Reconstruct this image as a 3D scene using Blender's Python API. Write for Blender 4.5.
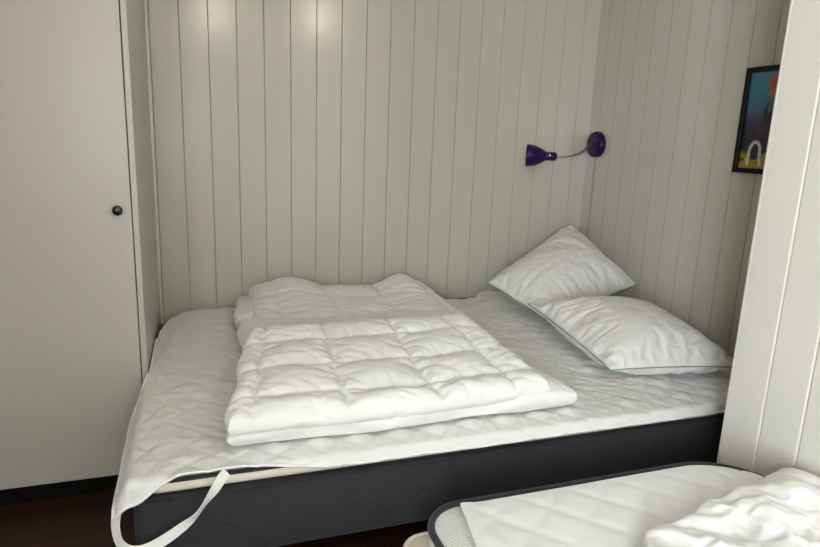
import bpy, bmesh, math, random
import numpy as np
from mathutils import Vector, Matrix

S = bpy.context.scene
for o in list(bpy.data.objects):
    bpy.data.objects.remove(o)
COL = S.collection
PI = math.pi

# ------------------------------------------------------------------ camera
CAM_H = 1.275
FPX = 610.0
cam_d = bpy.data.cameras.new('camera')
cam_d.sensor_fit = 'HORIZONTAL'
cam_d.sensor_width = 36.0
cam_d.lens = FPX / 820.0 * 36.0
cam_d.clip_start = 0.02
cam = bpy.data.objects.new('camera', cam_d)
COL.objects.link(cam)
# camera axes (right, down, forward) measured from the vanishing points
Rm = ((0.945251, -0.035342, 0.324425), (-0.324192, -0.215671, 0.921078), (0.037416, -0.975826, -0.215321))
cam.matrix_world = Matrix((
    (Rm[0][0], -Rm[0][1], -Rm[0][2], 0.0),
    (Rm[1][0], -Rm[1][1], -Rm[1][2], 0.0),
    (Rm[2][0], -Rm[2][1], -Rm[2][2], CAM_H),
    (0, 0, 0, 1)))
S.camera = cam

# ------------------------------------------------------------------ light and exposure
S.view_settings.view_transform = 'Standard'
S.view_settings.look = 'None'
S.view_settings.gamma = 1.0
S.view_settings.use_curve_mapping = False
S.view_settings.exposure = 0.0
world = bpy.data.worlds.new('World')
S.world = world
world.use_nodes = True
wn = world.node_tree.nodes
wn['Background'].inputs['Color'].default_value = (0.75, 0.86, 1.0, 1)
wn['Background'].inputs['Strength'].default_value = 1.0

# daylight from the window in the left wall, behind the camera
WIN = dict(y0=-2.25, y1=-1.0, z0=0.80, z1=2.02, x=-0.92)
ld = bpy.data.lights.new('window_daylight', 'AREA')
ld.shape = 'RECTANGLE'
ld.size = WIN['z1'] - WIN['z0']
ld.size_y = WIN['y1'] - WIN['y0']
ld.energy = 258.0
ld.color = (0.885, 0.94, 1.0)
lo = bpy.data.objects.new('window_daylight', ld)
COL.objects.link(lo)
lo.location = (WIN['x'] - 0.13, (WIN['y0'] + WIN['y1']) / 2, (WIN['z0'] + WIN['z1']) / 2)
lo.rotation_euler = (0, -PI / 2, 0)       # shines along +X into the room

# ------------------------------------------------------------------ helpers
def tag(o, label=None, cat=None, group=None, kind=None):
    if label: o['label'] = label
    if cat: o['category'] = cat
    if group: o['group'] = group
    if kind: o['kind'] = kind
    return o

def empty(name, loc=(0, 0, 0), rz=0):
    o = bpy.data.objects.new(name, None)
    o.location = loc
    o.rotation_euler = (0, 0, rz)
    o.empty_display_size = 0.1
    COL.objects.link(o)
    return o

def link(name, me, mat=None, parent=None, smooth=True, loc=None):
    if mat is not None and len(me.materials) == 0:
        me.materials.append(mat)
    if smooth:
        me.polygons.foreach_set('use_smooth', [True] * len(me.polygons))
    o = bpy.data.objects.new(name, me)
    COL.objects.link(o)
    if parent is not None:
        o.parent = parent
        # every thing's Empty only has a location: keep world coordinates
        o.location = -Vector(parent_world(parent))
    if loc is not None:
        o.location = loc
    return o

def parent_world(p):
    v = Vector((0, 0, 0))
    while p is not None:
        v = v + p.location
        p = p.parent
    return v

def mesh(name, verts, faces):
    me = bpy.data.meshes.new(name)
    me.from_pydata([tuple(map(float, v)) for v in verts], [], [tuple(map(int, f)) for f in faces])
    me.update()
    return me

def bm_mesh(name, bm):
    bmesh.ops.recalc_face_normals(bm, faces=bm.faces)
    me = bpy.data.meshes.new(name)
    bm.to_mesh(me)
    bm.free()
    return me

def add_box(bm, x0, x1, y0, y1, z0, z1, bev=0.0, seg=2):
    r = bmesh.ops.create_cube(bm, size=1.0)
    vs = r['verts']
    bmesh.ops.scale(bm, vec=(x1 - x0, y1 - y0, z1 - z0), verts=vs)
    bmesh.ops.translate(bm, vec=((x0 + x1) / 2, (y0 + y1) / 2, (z0 + z1) / 2), verts=vs)
    if bev > 0:
        es = list({e for v in vs for e in v.link_edges})
        bmesh.ops.bevel(bm, geom=es, offset=bev, segments=seg, profile=0.5, affect='EDGES')

def box(name, x0, x1, y0, y1, z0, z1, mat, parent=None, bev=0.0, seg=2):
    bm = bmesh.new()
    add_box(bm, x0, x1, y0, y1, z0, z1, bev, seg)
    me = bm_mesh(name, bm)
    o = link(name, me, mat, parent, smooth=False)
    if bev > 0:
        shade_auto(o)
    return o

def shade_auto(o, ang=40):
    me = o.data
    me.polygons.foreach_set('use_smooth', [True] * len(me.polygons))
    bm = bmesh.new(); bm.from_mesh(me)
    for e in bm.edges:
        if len(e.link_faces) == 2:
            e.smooth = e.calc_face_angle(0) < math.radians(ang)
    bm.to_mesh(me); bm.free()

def tube_verts(pts, rad, n=10, closed=False, flat=1.0):
    pts = np.array(pts, float)
    m = len(pts)
    if np.isscalar(rad): rad = [rad] * m
    V, F = [], []
    up = np.array([0.0, 0.0, 1.0])
    prev = None
    for i in range(m):
        if closed:
            t = pts[(i + 1) % m] - pts[(i - 1) % m]
        else:
            t = pts[min(i + 1, m - 1)] - pts[max(i - 1, 0)]
        t = t / (np.linalg.norm(t) + 1e-12)
        if prev is None:
            a = np.cross(t, up)
            if np.linalg.norm(a) < 1e-3: a = np.cross(t, np.array([1.0, 0, 0]))
        else:
            a = prev - t * (prev @ t)
        a = a / np.linalg.norm(a)
        prev = a
        b = np.cross(t, a)
        for k in range(n):
            th = 2 * PI * k / n
            V.append(pts[i] + rad[i] * (math.cos(th) * a + flat * math.sin(th) * b))
    for i in range(m if closed else m - 1):
        j = (i + 1) % m
        for k in range(n):
            F.append((i * n + k, i * n + (k + 1) % n, j * n + (k + 1) % n, j * n + k))
    if not closed:
        F.append(tuple(range(n))[::-1])
        F.append(tuple((m - 1) * n + k for k in range(n)))
    return V, F

def tube(name, pts, rad, mat, parent=None, n=10, closed=False, flat=1.0):
    V, F = tube_verts(pts, rad, n, closed, flat)
    return link(name, mesh(name, V, F), mat, parent)

def catmull(P, per=8, closed=False):
    P = np.array(P, float)
    m = len(P)
    out = []
    rng = range(m if closed else m - 1)
    for i in rng:
        if closed:
            p0, p1, p2, p3 = P[(i - 1) % m], P[i], P[(i + 1) % m], P[(i + 2) % m]
        else:
            p0, p1, p2, p3 = P[max(i - 1, 0)], P[i], P[i + 1], P[min(i + 2, m - 1)]
        for k in range(per):
            t = k / per
            out.append(0.5 * ((2 * p1) + (-p0 + p2) * t + (2 * p0 - 5 * p1 + 4 * p2 - p3) * t * t + (-p0 + 3 * p1 - 3 * p2 + p3) * t ** 3))
    if not closed: out.append(P[-1])
    return np.array(out)

def lathe(profile, origin, axis, n=40):
    """profile: list of (distance along axis, radius)"""
    axis = np.array(axis, float); axis /= np.linalg.norm(axis)
    ref = np.array([0, 0, 1.0])
    if abs(axis @ ref) > 0.95: ref = np.array([1.0, 0, 0])
    a = np.cross(axis, ref); a /= np.linalg.norm(a)
    b = np.cross(axis, a)
    V, F = [], []
    o = np.array(origin, float)
    for d, r in profile:
        for k in range(n):
            th = 2 * PI * k / n
            V.append(o + axis * d + r * (math.cos(th) * a + math.sin(th) * b))
    for i in range(len(profile) - 1):
        for k in range(n):
            F.append((i * n + k, i * n + (k + 1) % n, (i + 1) * n + (k + 1) % n, (i + 1) * n + k))
    return V, F

def lathe_obj(name, profile, origin, axis, mat, parent=None, n=40):
    V, F = lathe(profile, origin, axis, n)
    bm = bmesh.new()
    me = mesh(name, V, F)
    bm.from_mesh(me)
    bmesh.ops.remove_doubles(bm, verts=bm.verts, dist=1e-5)
    me2 = bm_mesh(name, bm)
    o = link(name, me2, mat, parent)
    shade_auto(o, 50)
    return o

# numpy gradient noise ------------------------------------------------
_rs = np.random.RandomState(7)
_perm = _rs.permutation(256)
_ang = _rs.rand(256) * 2 * PI
_gx, _gy = np.cos(_ang), np.sin(_ang)
def perlin(x, y, seed=0):
    x = np.asarray(x, float); y = np.asarray(y, float)
    xi = np.floor(x).astype(int); yi = np.floor(y).astype(int)
    xf, yf = x - xi, y - yi
    def g(ix, iy, fx, fy):
        h = _perm[(_perm[(ix + seed * 17) & 255] + iy + seed * 31) & 255]
        return _gx[h] * fx + _gy[h] * fy
    u = xf ** 3 * (xf * (xf * 6 - 15) + 10); v = yf ** 3 * (yf * (yf * 6 - 15) + 10)
    a = g(xi, yi, xf, yf); b = g(xi + 1, yi, xf - 1, yf)
    c = g(xi, yi + 1, xf, yf - 1); d = g(xi + 1, yi + 1, xf - 1, yf - 1)
    return (a + u * (b - a)) * (1 - v) + (c + u * (d - c)) * v
def fbm(x, y, oct=3, seed=0):
    s, a, f = 0, 1.0, 1.0
    for i in range(oct):
        s = s + a * perlin(x * f, y * f, seed + i)
        a *= 0.5; f *= 2.03
    return s
def ridge(x, y, seed=0):
    return 1 - 2 * np.abs(perlin(x, y, seed))
def sstep(a, b, x):
    t = np.clip((np.asarray(x, float) - a) / (b - a), 0, 1)
    return t * t * (3 - 2 * t)

# ------------------------------------------------------------------ materials
def new_mat(name):
    m = bpy.data.materials.new(name)
    m.use_nodes = True
    nt = m.node_tree
    return m, nt, nt.nodes['Principled BSDF'], nt.nodes, nt.links

def mat_plain(name, col, rough=0.5, metal=0.0, spec=0.5, coat=0.0):
    m, nt, p, N, L = new_mat(name)
    p.inputs['Base Color'].default_value = (*col, 1)
    p.inputs['Roughness'].default_value = rough
    p.inputs['Metallic'].default_value = metal
    p.inputs['Specular IOR Level'].default_value = spec
    p.inputs['Coat Weight'].default_value = coat
    return m

def add_bump(m, scale, strength, dist, kind='NOISE', stretch=(1, 1, 1), detail=4):
    nt = m.node_tree; N, L = nt.nodes, nt.links
    p = N['Principled BSDF']
    tc = N.new('ShaderNodeTexCoord'); mp = N.new('ShaderNodeMapping')
    mp.inputs['Scale'].default_value = stretch
    L.new(tc.outputs['Object'], mp.inputs['Vector'])
    t = N.new('ShaderNodeTexNoise'); t.inputs['Scale'].default_value = scale; t.inputs['Detail'].default_value = detail
    L.new(mp.outputs['Vector'], t.inputs['Vector'])
    b = N.new('ShaderNodeBump'); b.inputs['Strength'].default_value = strength; b.inputs['Distance'].default_value = dist
    L.new(t.outputs['Fac'], b.inputs['Height'])
    L.new(b.outputs['Normal'], p.inputs['Normal'])
    return t, b

def mat_vary(name, c1, c2, scale, rough, spec=0.5, stretch=(1, 1, 1), bump=None, detail=3):
    m = mat_plain(name, c1, rough, 0, spec)
    N, L = m.node_tree.nodes, m.node_tree.links
    tc = N.new('ShaderNodeTexCoord'); mp = N.new('ShaderNodeMapping'); mp.inputs['Scale'].default_value = stretch
    t = N.new('ShaderNodeTexNoise'); t.inputs['Scale'].default_value = scale; t.inputs['Detail'].default_value = detail
    r = N.new('ShaderNodeValToRGB')
    r.color_ramp.elements[0].position = 0.3; r.color_ramp.elements[0].color = (*c1, 1)
    r.color_ramp.elements[1].position = 0.7; r.color_ramp.elements[1].color = (*c2, 1)
    L.new(tc.outputs['Object'], mp.inputs['Vector']); L.new(mp.outputs['Vector'], t.inputs['Vector'])
    L.new(t.outputs['Fac'], r.inputs['Fac']); L.new(r.outputs['Color'], N['Principled BSDF'].inputs['Base Color'])
    if bump: add_bump(m, *bump)
    return m

# painted panelling: satin cream paint, brush marks run up the boards
M_panel = mat_vary('cream_panel_paint', (0.515, 0.490, 0.430), (0.535, 0.510, 0.450), 1.6, 0.20, 0.5, (1, 1, 0.4), (60.0, 0.05, 0.002, 'NOISE', (1, 1, 0.12)))
M_partition = mat_vary('cream_partition_paint', (0.60, 0.58, 0.525), (0.615, 0.595, 0.54), 1.6, 0.30, 0.5, (1, 1, 0.4), (60.0, 0.05, 0.002, 'NOISE', (1, 1, 0.12)))
M_wardrobe = mat_vary('wardrobe_white_lacquer', (0.475, 0.452, 0.415), (0.495, 0.472, 0.435), 1.2, 0.34, 0.5, (1, 1, 0.6), (25.0, 0.03, 0.002))
M_joint = mat_plain('dark_joint_colour', (0.33, 0.30, 0.24), 0.8)
M_trimpaint = mat_plain('cream_trim_paint', (0.66, 0.635, 0.55), 0.35)
M_ceiling = mat_plain('ceiling_paint', (0.75, 0.73, 0.67), 0.7)
M_black = mat_plain('black_plinth', (0.004, 0.004, 0.004), 0.6, 0, 0.12)
M_knob = mat_plain('black_knob_lacquer', (0.008, 0.008, 0.008), 0.22)

def mat_floor():
    m, nt, p, N, L = new_mat('dark_wood_floor')
    tc = N.new('ShaderNodeTexCoord'); mp = N.new('ShaderNodeMapping')
    L.new(tc.outputs['Object'], mp.inputs['Vector'])
    br = N.new('ShaderNodeTexBrick')
    br.inputs['Color1'].default_value = (0.015, 0.005, 0.003, 1)
    br.inputs['Color2'].default_value = (0.048, 0.016, 0.009, 1)
    br.inputs['Mortar'].default_value = (0.004, 0.002, 0.0015, 1)
    br.inputs['Scale'].default_value = 1.0
    br.inputs['Mortar Size'].default_value = 0.0015
    br.inputs['Brick Width'].default_value = 0.7
    br.inputs['Row Height'].default_value = 0.065
    L.new(mp.outputs['Vector'], br.inputs['Vector'])
    mp2 = N.new('ShaderNodeMapping'); mp2.inputs['Scale'].default_value = (4, 55, 1)
    L.new(tc.outputs['Object'], mp2.inputs['Vector'])
    nz = N.new('ShaderNodeTexNoise'); nz.inputs['Scale'].default_value = 1.0; nz.inputs['Detail'].default_value = 5
    L.new(mp2.outputs['Vector'], nz.inputs['Vector'])
    mx = N.new('ShaderNodeMix'); mx.data_type = 'RGBA'; mx.blend_type = 'MULTIPLY'
    mx.inputs['Factor'].default_value = 0.7
    rp = N.new('ShaderNodeValToRGB')
    rp.color_ramp.elements[0].color = (0.35, 0.3, 0.3, 1); rp.color_ramp.elements[1].color = (1.3, 1.25, 1.2, 1)
    L.new(nz.outputs['Fac'], rp.inputs['Fac'])
    L.new(br.outputs['Color'], mx.inputs['A']); L.new(rp.outputs['Color'], mx.inputs['B'])
    L.new(mx.outputs['Result'], p.inputs['Base Color'])
    p.inputs['Roughness'].default_value = 0.42
    p.inputs['Specular IOR Level'].default_value = 0.22
    return m
M_floor = mat_floor()

def mat_fabric(name, c1, c2, weave=900.0, strength=0.10, rough=0.9, sheen=0.15):
    m = mat_vary(name, c1, c2, 9.0, rough, 0.25, (1, 1, 1), (weave, strength, 0.001, 'NOISE', (1, 1, 1), 1))
    p = m.node_tree.nodes['Principled BSDF']
    p.inputs['Sheen Weight'].default_value = sheen
    p.inputs['Sheen Roughness'].default_value = 0.5
    return m
M_protector = mat_fabric('white_quilted_cotton', (0.70, 0.70, 0.685), (0.73, 0.73, 0.715))
M_protector2 = mat_fabric('off_white_quilted_cotton', (0.73, 0.73, 0.715), (0.76, 0.76, 0.745))
M_duvet = mat_fabric('white_duvet_cotton', (0.785, 0.785, 0.775), (0.805, 0.805, 0.795), 700, 0.05)
M_pillow = mat_fabric('white_pillow_cotton', (0.71, 0.70, 0.685), (0.73, 0.72, 0.705), 700, 0.05)
M_green = mat_fabric('green_piping_cord', (0.15, 0.29, 0.16), (0.19, 0.35, 0.20))
M_hem = mat_fabric('white_hem_tape', (0.80, 0.80, 0.785), (0.83, 0.83, 0.81))
M_cream = mat_fabric('cream_knit_ticking', (0.72, 0.67, 0.56), (0.77, 0.72, 0.61), 350, 0.3)
M_creambase = mat_fabric('cream_base_upholstery', (0.62, 0.55, 0.45), (0.66, 0.59, 0.49), 500, 0.2)
M_piping = mat_fabric('charcoal_piping_tape', (0.012, 0.012, 0.015), (0.02, 0.02, 0.024), 500, 0.3, 0.75)
M_mattress = mat_fabric('white_ribbed_ticking', (0.70, 0.70, 0.69), (0.75, 0.75, 0.74), 600, 0.2)
M_leg = mat_plain('dark_bed_leg_wood', (0.01, 0.009, 0.008), 0.5)

def mat_dark_base():
    m, nt, p, N, L = new_mat('dark_quilted_base_fabric')
    tc = N.new('ShaderNodeTexCoord')
    sx = N.new('ShaderNodeSeparateXYZ'); L.new(tc.outputs['Object'], sx.inputs['Vector'])
    def M2(op, a, b=None):
        n = N.new('ShaderNodeMath'); n.operation = op
        for i, v in enumerate((a, b)):
            if v is None: continue
            if isinstance(v, (int, float)): n.inputs[i].default_value = v
            else: L.new(v, n.inputs[i])
        return n.outputs[0]
    def tri(v):                       # distance to the nearest stitched line
        f = M2('FRACT', M2('MULTIPLY', v, 1 / 0.19))
        return M2('ABSOLUTE', M2('SUBTRACT', f, 0.5))
    xs = M2('ADD', sx.outputs['X'], sx.outputs['Y'])
    d1 = tri(M2('ADD', M2('ADD', xs, M2('MULTIPLY', sx.outputs['Z'], 1.3)), 10))
    d2 = tri(M2('ADD', M2('SUBTRACT', xs, M2('MULTIPLY', sx.outputs['Z'], 1.3)), 10))
    mn = M2('MINIMUM', d1, d2)
    q = M2('MINIMUM', M2('MULTIPLY', mn, 14.0), 1.0)
    nz = N.new('ShaderNodeTexNoise'); nz.inputs['Scale'].default_value = 500
    L.new(tc.outputs['Object'], nz.inputs['Vector'])
    h = M2('ADD', q, M2('MULTIPLY', nz.outputs['Fac'], 0.15))
    b = N.new('ShaderNodeBump'); b.inputs['Strength'].default_value = 0.35; b.inputs['Distance'].default_value = 0.004
    L.new(h, b.inputs['Height']); L.new(b.outputs['Normal'], p.inputs['Normal'])
    nz2 = N.new('ShaderNodeTexNoise'); nz2.inputs['Scale'].default_value = 60; nz2.inputs['Detail'].default_value = 3
    L.new(tc.outputs['Object'], nz2.inputs['Vector'])
    rp = N.new('ShaderNodeValToRGB')
    rp.color_ramp.elements[0].color = (0.020, 0.0205, 0.0245, 1); rp.color_ramp.elements[1].color = (0.029, 0.0295, 0.034, 1)
    L.new(nz2.outputs['Fac'], rp.inputs['Fac']); L.new(rp.outputs['Color'], p.inputs['Base Color'])
    p.inputs['Roughness'].default_value = 0.85
    p.inputs['Specular IOR Level'].default_value = 0.3
    p.inputs['Sheen Weight'].default_value = 0.1
    return m
M_base = mat_dark_base()
M_purple = mat_plain('purple_lamp_enamel', (0.013, 0.004, 0.056), 0.3, 0, 0.3, 0.0)
M_steel = mat_plain('brushed_steel', (0.38, 0.36, 0.31), 0.5, 1.0)
M_cord = mat_plain('grey_flex', (0.30, 0.30, 0.25), 0.5)
M_white_plastic = mat_plain('white_plastic', (0.8, 0.8, 0.78), 0.4)
M_frame = mat_plain('black_frame_lacquer', (0.004, 0.004, 0.007), 0.4, 0, 0.2)
m_glass, _nt, _p, _N, _L = new_mat('clear_glass')
_p.inputs['Base Color'].default_value = (1, 1, 1, 1); _p.inputs['Transmission Weight'].default_value = 1.0
_p.inputs['Roughness'].default_value = 0.0; _p.inputs['IOR'].default_value = 1.05
M_glass = m_glass
m_em, _nt, _p, _N, _L = new_mat('lit_lamp_diffuser')
_p.inputs['Emission Color'].default_value = (1.0, 0.90, 0.72, 1); _p.inputs['Emission Strength'].default_value = 400.0
M_bulb = m_em

# ------------------------------------------------------------------ the room
YB, XR, XP, YP, XL, YF, ZC = 3.034, 2.113, 1.43, 1.256, -0.92, -2.60, 2.36
def panel_wall(name, run0, run1, joints, to_world, z0, z1, mat, depth=0.0018, half=0.0030, slit=0.0009, deep=0.007, gap=None):
    """a wall of vertical boards with real V joints; to_world(run, out, z)"""
    prof = [(run0, 0.0)]
    for j in sorted(joints):
        prof += [(j - half, 0.0), (j - slit, -depth), (j - slit, -deep), (j + slit, -deep), (j + slit, -depth), (j + half, 0.0)]
    prof.append((run1, 0.0))
    V, F = [], []
    for r, d in prof:
        V.append(to_world(r, d, z0)); V.append(to_world(r, d, z1))
    n = len(prof)
    for i in range(n - 1):
        F.append((2 * i, 2 * i + 2, 2 * i + 3, 2 * i + 1))
    # body of the wall behind
    k = len(V)
    V += [to_world(run0, -0.08, z0), to_world(run0, -0.08, z1), to_world(run1, -0.08, z0), to_world(run1, -0.08, z1)]
    F += [(k, k + 1, k + 3, k + 2), (0, 1, k + 1, k), (2 * n - 2, k + 2, k + 3, 2 * n - 1)]
    me = mesh(name, V, F)
    bm = bmesh.new(); bm.from_mesh(me)
    me = bm_mesh(name, bm)
    o = link(name, me, mat, None, smooth=False)
    if gap is not None:                       # darker colour on the faces inside the joints
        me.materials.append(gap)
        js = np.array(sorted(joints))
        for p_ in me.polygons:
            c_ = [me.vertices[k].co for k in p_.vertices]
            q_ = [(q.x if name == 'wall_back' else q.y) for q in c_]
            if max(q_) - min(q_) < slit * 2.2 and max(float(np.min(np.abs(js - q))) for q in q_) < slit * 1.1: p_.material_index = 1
    return tag(o, kind='structure')

jb = [-0.052 + 0.1218 * k for k in range(-8, 18)]
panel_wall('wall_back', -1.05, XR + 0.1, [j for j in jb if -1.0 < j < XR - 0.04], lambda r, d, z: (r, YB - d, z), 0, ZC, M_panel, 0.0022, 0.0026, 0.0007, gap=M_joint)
jr = [2.827 - 0.1178 * k for k in range(0, 20)]
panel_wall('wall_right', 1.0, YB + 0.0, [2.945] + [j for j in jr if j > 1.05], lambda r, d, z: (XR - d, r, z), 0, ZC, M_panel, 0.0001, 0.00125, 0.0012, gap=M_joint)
jp = [1.134 - 0.1135 * k for k in range(0, 33)]
panel_wall('wall_partition', YF, YP - 0.012, [j for j in jp if j > YF + 0.03], lambda r, d, z: (XP - d, r, z), 0, ZC, M_partition, 0.0028, 0.0050, 0.0005, 0.004)
# end board of the partition
o = box('trim_1', XP, XR + 0.0, YP - 0.012, YP, 0, ZC, M_partition, None, 0.004, 2); tag(o, kind='structure')
o = box('trim_2', -0.205, -0.176, YB - 0.014, YB - 0.0005, 0, ZC, M_trimpaint, None, 0.003, 2); tag(o, kind='structure')
o = box('floor', XL - 0.1, XR + 0.1, YF - 0.1, YB + 0.1, -0.06, 0.0, M_floor); tag(o, kind='structure')
o = box('ceiling', XL - 0.1, XR + 0.1, YF - 0.1, YB + 0.1, ZC, ZC + 0.06, M_ceiling); tag(o, kind='structure')
# left wall with the window opening, and the wall behind the camera
bm = bmesh.new()
wy0, wy1, wz0, wz1 = WIN['y0'], WIN['y1'], WIN['z0'], WIN['z1']
add_box(bm, XL - 0.1, XL, YF, wy0, 0, ZC)
add_box(bm, XL - 0.1, XL, wy1, YB + 0.05, 0, ZC)
add_box(bm, XL - 0.1, XL, wy0, wy1, 0, wz0)
add_box(bm, XL - 0.1, XL, wy0, wy1, wz1, ZC)
o = link('wall_left', bm_mesh('wall_left', bm), M_panel, None, False); tag(o, kind='structure')
o = box('wall_front', XL - 0.1, XR + 0.1, YF - 0.1, YF, 0, ZC, M_panel); tag(o, kind='structure')
bm = bmesh.new()
w = 0.045
add_box(bm, XL - 0.08, XL + 0.01, wy0, wy0 + w, wz0, wz1)
add_box(bm, XL - 0.08, XL + 0.01, wy1 - w, wy1, wz0, wz1)
add_box(bm, XL - 0.08, XL + 0.01, wy0 + w, wy1 - w, wz0, wz0 + w)
add_box(bm, XL - 0.08, XL + 0.01, wy0 + w, wy1 - w, wz1 - w, wz1)
mid = (wy0 + wy1) / 2
add_box(bm, XL - 0.07, XL, mid - 0.025, mid + 0.025, wz0 + w, wz1 - w)
o = link('window_1', bm_mesh('window_1', bm), M_trimpaint, None, False); tag(o, kind='structure')

# ------------------------------------------------------------------ wardrobe
YW, XW = 2.19, -0.187
wr = empty('wardrobe', (-0.55, 2.5, 0))
tag(wr, 'tall cream wardrobe with a flush plain door and black plinth at the bed end', 'wardrobe')
bm = bmesh.new()
XWL = XL + 0.003
GAP = XW - 0.0185
add_box(bm, GAP, XW, YW, YB - 0.016, 0.064, ZC - 0.01, 0.0015, 1)            # side gable with its front edge
add_box(bm, XWL, XWL + 0.018, YW, YB - 0.016, 0.064, ZC - 0.01)
add_box(bm, XWL + 0.018, GAP, YW + 0.03, YB - 0.016, 0.064, 0.082)
add_box(bm, XWL + 0.018, GAP, YW, YB - 0.016, ZC - 0.03, ZC - 0.01)
add_box(bm, XWL + 0.018, GAP, YB - 0.022, YB - 0.016, 0.082, ZC - 0.03)
body = link('body', bm_mesh('body', bm), M_wardrobe, wr, False)
door = box('door', XWL + 0.02, GAP - 0.0030, YW - 0.002, YW + 0.02, 0.066, ZC - 0.034, M_wardrobe, wr, 0.0012, 1)
# dark gap behind the door edge
box('plinth', XWL + 0.002, XW - 0.012, YW + 0.012, YW + 0.03, 0.0, 0.064, M_black, wr)
kx, kz = -0.2475, 1.013
kp = [(0, 0.0), (0, 0.0075), (0.004, 0.0072), (0.010, 0.0066), (0.013, 0.009), (0.016, 0.0142), (0.020, 0.0162), (0.024, 0.0152), (0.0268, 0.011), (0.028, 0.005), (0.0282, 0.0)]
kn = lathe_obj('knob', kp, (kx, YW - 0.002, kz), (0, -1, 0), M_knob, door, 32)
tag(kn, 'round black knob')
gb = box('gap_shade_strip', GAP - 0.02, GAP - 0.0005, YW + 0.021, YW + 0.026, 0.083, ZC - 0.031, M_black, wr)  # added black strip, stands in for the shade inside the door gap

# ------------------------------------------------------------------ cloth helper
SIMS = []
def add_cloth(o, pins, pressure=0.0, shrink=-0.05, bend=0.3, tension=15, mass=0.15, frames=14, damp=2.0):
    vg = o.vertex_groups.new(name='pin')
    pins = np.asarray(pins, float)
    for wv in np.unique(np.round(pins, 2)):
        if wv <= 0: continue
        idx = np.nonzero(np.abs(pins - wv) < 0.006)[0].tolist()
        vg.add(idx, float(wv), 'REPLACE')
    md = o.modifiers.new('cloth', 'CLOTH')
    s = md.settings
    s.quality = 6
    s.mass = mass
    s.vertex_group_mass = 'pin'
    s.pin_stiffness = 1.0
    s.tension_stiffness = tension; s.compression_stiffness = tension; s.shear_stiffness = tension * 0.5
    s.bending_stiffness = bend
    s.tension_damping = damp; s.compression_damping = damp; s.shear_damping = damp; s.bending_damping = 0.5
    s.air_damping = 2.0
    s.shrink_min = shrink
    if pressure:
        s.use_pressure = True
        s.uniform_pressure_force = pressure
    md.collision_settings.use_collision = False
    md.collision_settings.use_self_collision = False
    md.point_cache.frame_start = 1
    md.point_cache.frame_end = 60
    SIMS.append(o)

def run_cloth(frames):
    global SIMS
    if not SIMS: return
    S.frame_start, S.frame_end = 1, frames
    for f in range(1, frames + 1):
        S.frame_set(f)
    dg = bpy.context.evaluated_depsgraph_get()
    res = []
    for o in SIMS:
        ev = o.evaluated_get(dg)
        n = len(ev.data.vertices)
        co = np.empty(n * 3); ev.data.vertices.foreach_get('co', co)
        res.append(co)
    for o, co in zip(SIMS, res):
        o.modifiers.clear(); o.vertex_groups.clear()
        if np.all(np.isfinite(co)):
            o.data.vertices.foreach_set('co', co); o.data.update()
    S.frame_set(1)
    SIMS = []

def shell(nu, nv, mapxy, zmid, thick, edge_pow=0.5):
    """closed two-sided sheet on a nu x nv grid: mapxy(u,v)->x,y ; zmid(u,v), thick(u,v)=half thickness (0 on the rim)"""
    u, v = np.meshgrid(np.linspace(0, 1, nu), np.linspace(0, 1, nv), indexing='ij')
    X, Y = mapxy(u, v)
    Zm, T = zmid(u, v), thick(u, v)
    top = np.stack([X, Y, Zm + T], -1).reshape(-1, 3)
    rim = np.zeros((nu, nv), bool); rim[0] = rim[-1] = True; rim[:, 0] = rim[:, -1] = True
    idx_top = np.arange(nu * nv).reshape(nu, nv)
    idx_bot = idx_top.copy()
    inner = ~rim
    idx_bot[inner] = nu * nv + np.arange(inner.sum())
    bot = np.stack([X, Y, Zm - T], -1)[inner]
    V = np.concatenate([top, bot])
    def quads(ix, flip):
        a, b, c, d = ix[:-1, :-1].ravel(), ix[1:, :-1].ravel(), ix[1:, 1:].ravel(), ix[:-1, 1:].ravel()
        q = np.stack([a, b, c, d], 1)
        return q[:, ::-1] if flip else q
    F = np.concatenate([quads(idx_top, False), quads(idx_bot, True)])
    return V, F, idx_top, idx_bot, u, v

def fast_mesh(name, V, F):
    me = bpy.data.meshes.new(name)
    V = np.asarray(V, np.float32); F = np.asarray(F, np.int32)
    me.vertices.add(len(V)); me.vertices.foreach_set('co', V.ravel())
    me.loops.add(F.size); me.loops.foreach_set('vertex_index', F.ravel())
    me.polygons.add(len(F)); me.polygons.foreach_set('loop_start', np.arange(0, F.size, F.shape[1], dtype=np.int32))
    me.update(calc_edges=True); me.validate()
    return me

def bilin(P00, P10, P11, P01):
    P = [np.array(p, float) for p in (P00, P10, P11, P01)]
    def f(u, v):
        return [(1 - u) * (1 - v) * P[0][k] + u * (1 - v) * P[1][k] + u * v * P[2][k] + (1 - u) * v * P[3][k] for k in range(len(P[0]))]
    return f

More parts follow.
